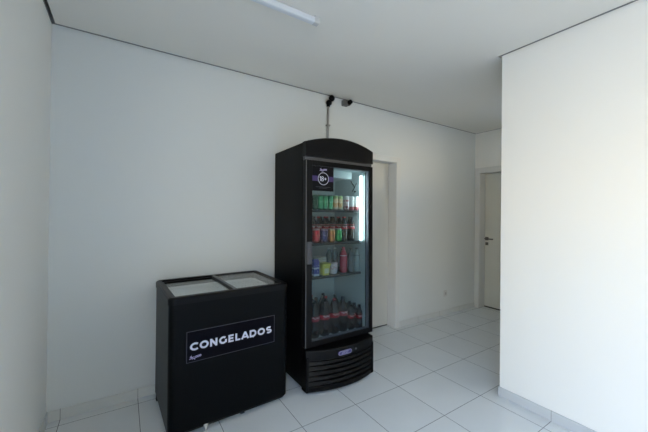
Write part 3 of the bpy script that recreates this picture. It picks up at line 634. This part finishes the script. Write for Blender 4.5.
# sign on the front
yg = ZYF - 0.0012; gx0, gx1, gz0, gz1 = 0.7455, 1.364, 0.482, 0.689
b = MB(); b.box(gx0, gx1, yg, ZYF + 0.002, gz0, gz1)
b.mi = 1; b.ribbon([(gx0 + .004, gz0 + .004), (gx1 - .004, gz0 + .004), (gx1 - .004, gz1 - .004), (gx0 + .004, gz1 - .004)], 0.0032, yg - 0.0004, True)
S = obj('sign_panel', b, [M['st_navy'], M['st_grey']], Z, fix=False); S['label'] = 'dark sign reading CONGELADOS in white capitals'
def letters(b, text, x0, x1, z0, H, w, y):
    adv = {'C': 1.0, 'O': 1.12, 'N': 1.0, 'G': 1.06, 'E': .82, 'L': .70, 'A': 1.06, 'D': 1.02, 'S': .90}
    wid = {'C': .84, 'O': .96, 'N': .80, 'G': .88, 'E': .62, 'L': .60, 'A': .98, 'D': .86, 'S': .76}
    tot = sum(adv[c] for c in text[:-1]) + wid[text[-1]]; u = (x1 - x0) / tot; x = x0; q = w / 2
    for c in text:
        W = wid[c] * u; m = H / 2 + z0; rx = W / 2 - q; rz = H / 2 - q; xc = x + W / 2
        if c == 'O': b.ribbon(arc(xc, m, rx, rz, 0, 360, 28)[:-1], w, y, True)
        elif c == 'C': rx = W * .63 - q; b.ribbon(arc(x + q + rx, m, rx, rz, 48, 312, 24), w, y)
        elif c == 'G':
            rx = W * .53 - q; b.ribbon(arc(x + q + rx, m, rx, rz, 48, 318, 24), w, y)
            b.ribbon([(x + W - q, z0 + H * .14), (x + W - q, m + q * .5)], w, y - .00005)
        elif c == 'N': b.ribbon([(x + q, z0), (x + q, z0 + H)], w, y); b.ribbon([(x + W - q, z0), (x + W - q, z0 + H)], w, y); b.ribbon([(x + q * 1.1, z0 + H - q * .9), (x + W - q * 1.1, z0 + q * .9)], w * 1.05, y - .00005)
        elif c == 'E':
            b.ribbon([(x + q, z0), (x + q, z0 + H)], w, y)
            for zz, k in ((z0 + q * .92, 1), (m, .92), (z0 + H - q * .92, .98)): b.ribbon([(x + q, zz), (x + W * k, zz)], w * .92, y - .00005)
        elif c == 'L': b.ribbon([(x + q, z0), (x + q, z0 + H)], w, y); b.ribbon([(x + q, z0 + q * .92), (x + W, z0 + q * .92)], w * .92, y - .00005)
        elif c == 'A':
            b.ribbon([(x + q * .9, z0), (xc, z0 + H * 0.97)], w, y); b.ribbon([(x + W - q * .9, z0), (xc, z0 + H * 0.97)], w, y - .00005)
            b.add([(xc - q, y, z0 + H * .9), (xc + q, y, z0 + H * .9), (xc + q * .8, y, z0 + H), (xc - q * .8, y, z0 + H)], [[0, 1, 2, 3]])
            b.ribbon([(x + W * .24, z0 + H * .27), (x + W * .76, z0 + H * .27)], w * .85, y - .0001)
        elif c == 'D':
            b.ribbon([(x + q, z0), (x + q, z0 + H)], w, y); k = W - H / 2
            b.ribbon([(x + q, z0 + q * .95), (x + max(k, W * .45), z0 + q * .95)] + arc(x + max(k, W * .45), m, W - max(k, W * .45) - q, H / 2 - q * .95, -90, 90, 18) + [(x + q, z0 + H - q * .95)], w, y - .00005)
        elif c == 'S':
            r2 = (H - w) / 4
            pts = arc(xc + .01 * W, m + r2, rx, r2, 38, 270, 16) + arc(xc, m - r2, rx, r2, 90, -142, 16)[1:]
            b.ribbon(pts, w * .98, y)
        x += adv[c] * u
b = MB(); letters(b, 'CONGELADOS', 0.769, 1.339, 0.5585, 0.0515, 0.0126, yg - 0.0008); obj('lettering', b, M['st_white'], S, fix=False)
b = MB(); scribble(b, 0.766, 0.505, 0.0140, 0.0042, yg - 0.0008); obj('small_mark', b, M['st_lilac'], S, fix=False)
# wheels and a pale caster bracket
for x, y in ((ZX0 + 0.06, ZYB - 0.06), (ZX1 - 0.06, ZYB - 0.06), (ZX1 - 0.06, ZYF + 0.07), (1.135, ZYF + 0.045)):
    b = MB(); b.cyl((x - 0.012, y, 0.021), (x + 0.012, y, 0.021), 0.021, 16); b.box(x - 0.018, x + 0.018, y - 0.012, y + 0.012, 0.026, 0.034); obj('caster', b, M['rubber'], Z)
b = MB(); b.cyl((0.866, ZYF + 0.010, 0.026), (0.880, ZYF + 0.010, 0.026), 0.0235, 16); b.box(0.860, 0.888, ZYF - 0.004, ZYF + 0.03, 0.028, 0.050, 0.003); k = obj('caster', b, M['caster'], Z); k['label'] = 'pale metal caster'
b = MB(); b.box(ZX0 - 0.001, ZX0 + 0.012, ZYB - 0.12, ZYB - 0.09, 0.012, 0.05); obj('rear_bracket', b, M['rubber'], Z)

# the freezer stands a little askew to the wall
ang = math.radians(2.0); pv = Vector((ZX0, ZYB, 0)); rel = Z.location - pv
Z.location = pv + Matrix.Rotation(ang, 3, 'Z') @ rel; Z.rotation_euler = (0, 0, ang)
# the fridge, with everything in it, stands tilted back a little on its front feet so the door falls shut
lean = Matrix.Translation((-0.001, -0.026, -0.007)) @ Matrix.Rotation(-math.radians(0.7), 4, 'X')
for o in list(bpy.data.objects):
    if o.parent is None and o.get('category') and o.name.split('.')[0] in ('drinks_fridge', 'drink_can', 'drink_bottle', 'drink_carton', 'food_tub', 'food_box', 'snack_pot'):
        up_ = 0 if o.name == 'drinks_fridge' else 0.0008
        mm_ = lean @ Matrix.Translation(o.location + Vector((0, 0, up_))); o.location = mm_.translation; o.rotation_euler = mm_.to_euler()
for o in list(bpy.data.objects):
    if '_base' in o: del o['_base']

# ------------------------------------------------------------------ daylight through the shop front, from the overcast sky outside
w = bpy.data.worlds.new('sky'); SC.world = w; w.use_nodes = True
n, l = w.node_tree.nodes, w.node_tree.links
bg = n['Background']; tc = n.new('ShaderNodeTexCoord'); s = n.new('ShaderNodeSeparateXYZ'); l.new(tc.outputs['Generated'], s.inputs[0])
r = n.new('ShaderNodeValToRGB'); l.new(s.outputs['Z'], r.inputs['Fac'])
e = r.color_ramp.elements; e[0].position = 0.0; e[0].color = (0.97, 0.86, 0.65, 1); e[1].position = 0.60; e[1].color = (0.20, 0.38, 0.78, 1)
k = e.new(0.16); k.color = (0.97, 0.87, 0.69, 1); k = e.new(0.27); k.color = (0.30, 0.52, 0.82, 1)
l.new(r.outputs['Color'], bg.inputs['Color']); bg.inputs['Strength'].default_value = 10.2
pl = bpy.data.lights.new('shop_front_portal', 'AREA'); pl.shape = 'RECTANGLE'; pl.size = WY1 - WY0; pl.size_y = WZ1; pl.cycles.is_portal = True
po = bpy.data.objects.new('shop_front_portal', pl); C.objects.link(po); po.location = (-0.13, (WY0 + WY1) / 2, WZ1 / 2); po.rotation_euler = (0, -PI / 2, 0); pl.size, pl.size_y = WZ1, WY1 - WY0
p2 = bpy.data.lights.new('added_window_portal', 'AREA'); p2.shape = 'RECTANGLE'; p2.size = RX1 - RX0; p2.size_y = RZ1 - RZ0; p2.cycles.is_portal = True
po = bpy.data.objects.new('added_window_portal', p2); C.objects.link(po); po.location = ((RX0 + RX1) / 2, YP - 0.14, (RZ0 + RZ1) / 2); po.rotation_euler = (PI / 2, 0, 0)  # portal for the unseen opening added to light the passage
# sun warming the pavement outside (it does not reach the floor indoors)
sl = bpy.data.lights.new('sun', 'SUN'); sl.energy = 17.0; sl.angle = math.radians(1.0); sl.color = (1.0, 0.90, 0.72)
so = bpy.data.objects.new('sun', sl); C.objects.link(so); so.rotation_euler = (math.radians(-50), 0, 0)

# ------------------------------------------------------------------ camera
f, yaw, pitch, roll = 313.9777, 0.596787, 0.004604, 0.010003
fw = Vector((math.sin(yaw) * math.cos(pitch), math.cos(yaw) * math.cos(pitch), math.sin(pitch)))
rt = Vector((math.cos(yaw), -math.sin(yaw), 0)); up = rt.cross(fw)
r2 = math.cos(roll) * rt + math.sin(roll) * up; u2 = -math.sin(roll) * rt + math.cos(roll) * up
cam = bpy.data.cameras.new('camera'); cam.sensor_width = 36; cam.sensor_fit = 'HORIZONTAL'; cam.lens = f / 648 * 36
cam.shift_x = -(336.456 - 324) / 648; cam.shift_y = (212.342 - 216) / 648; cam.clip_start = 0.02
co = bpy.data.objects.new('camera', cam); C.objects.link(co)
mw4 = Matrix(((r2.x, u2.x, -fw.x, 0.42393), (r2.y, u2.y, -fw.y, -2.91350), (r2.z, u2.z, -fw.z, 1.46078), (0, 0, 0, 1)))
co.matrix_world = mw4; SC.camera = co

vs = SC.view_settings; vs.view_transform = 'Standard'; vs.look = 'None'; vs.gamma = 1.0; vs.use_curve_mapping = False; vs.exposure = 0.0
SC.cycles.use_denoising = True; SC.cycles.max_bounces = 12; SC.cycles.diffuse_bounces = 6; SC.cycles.transparent_max_bounces = 12
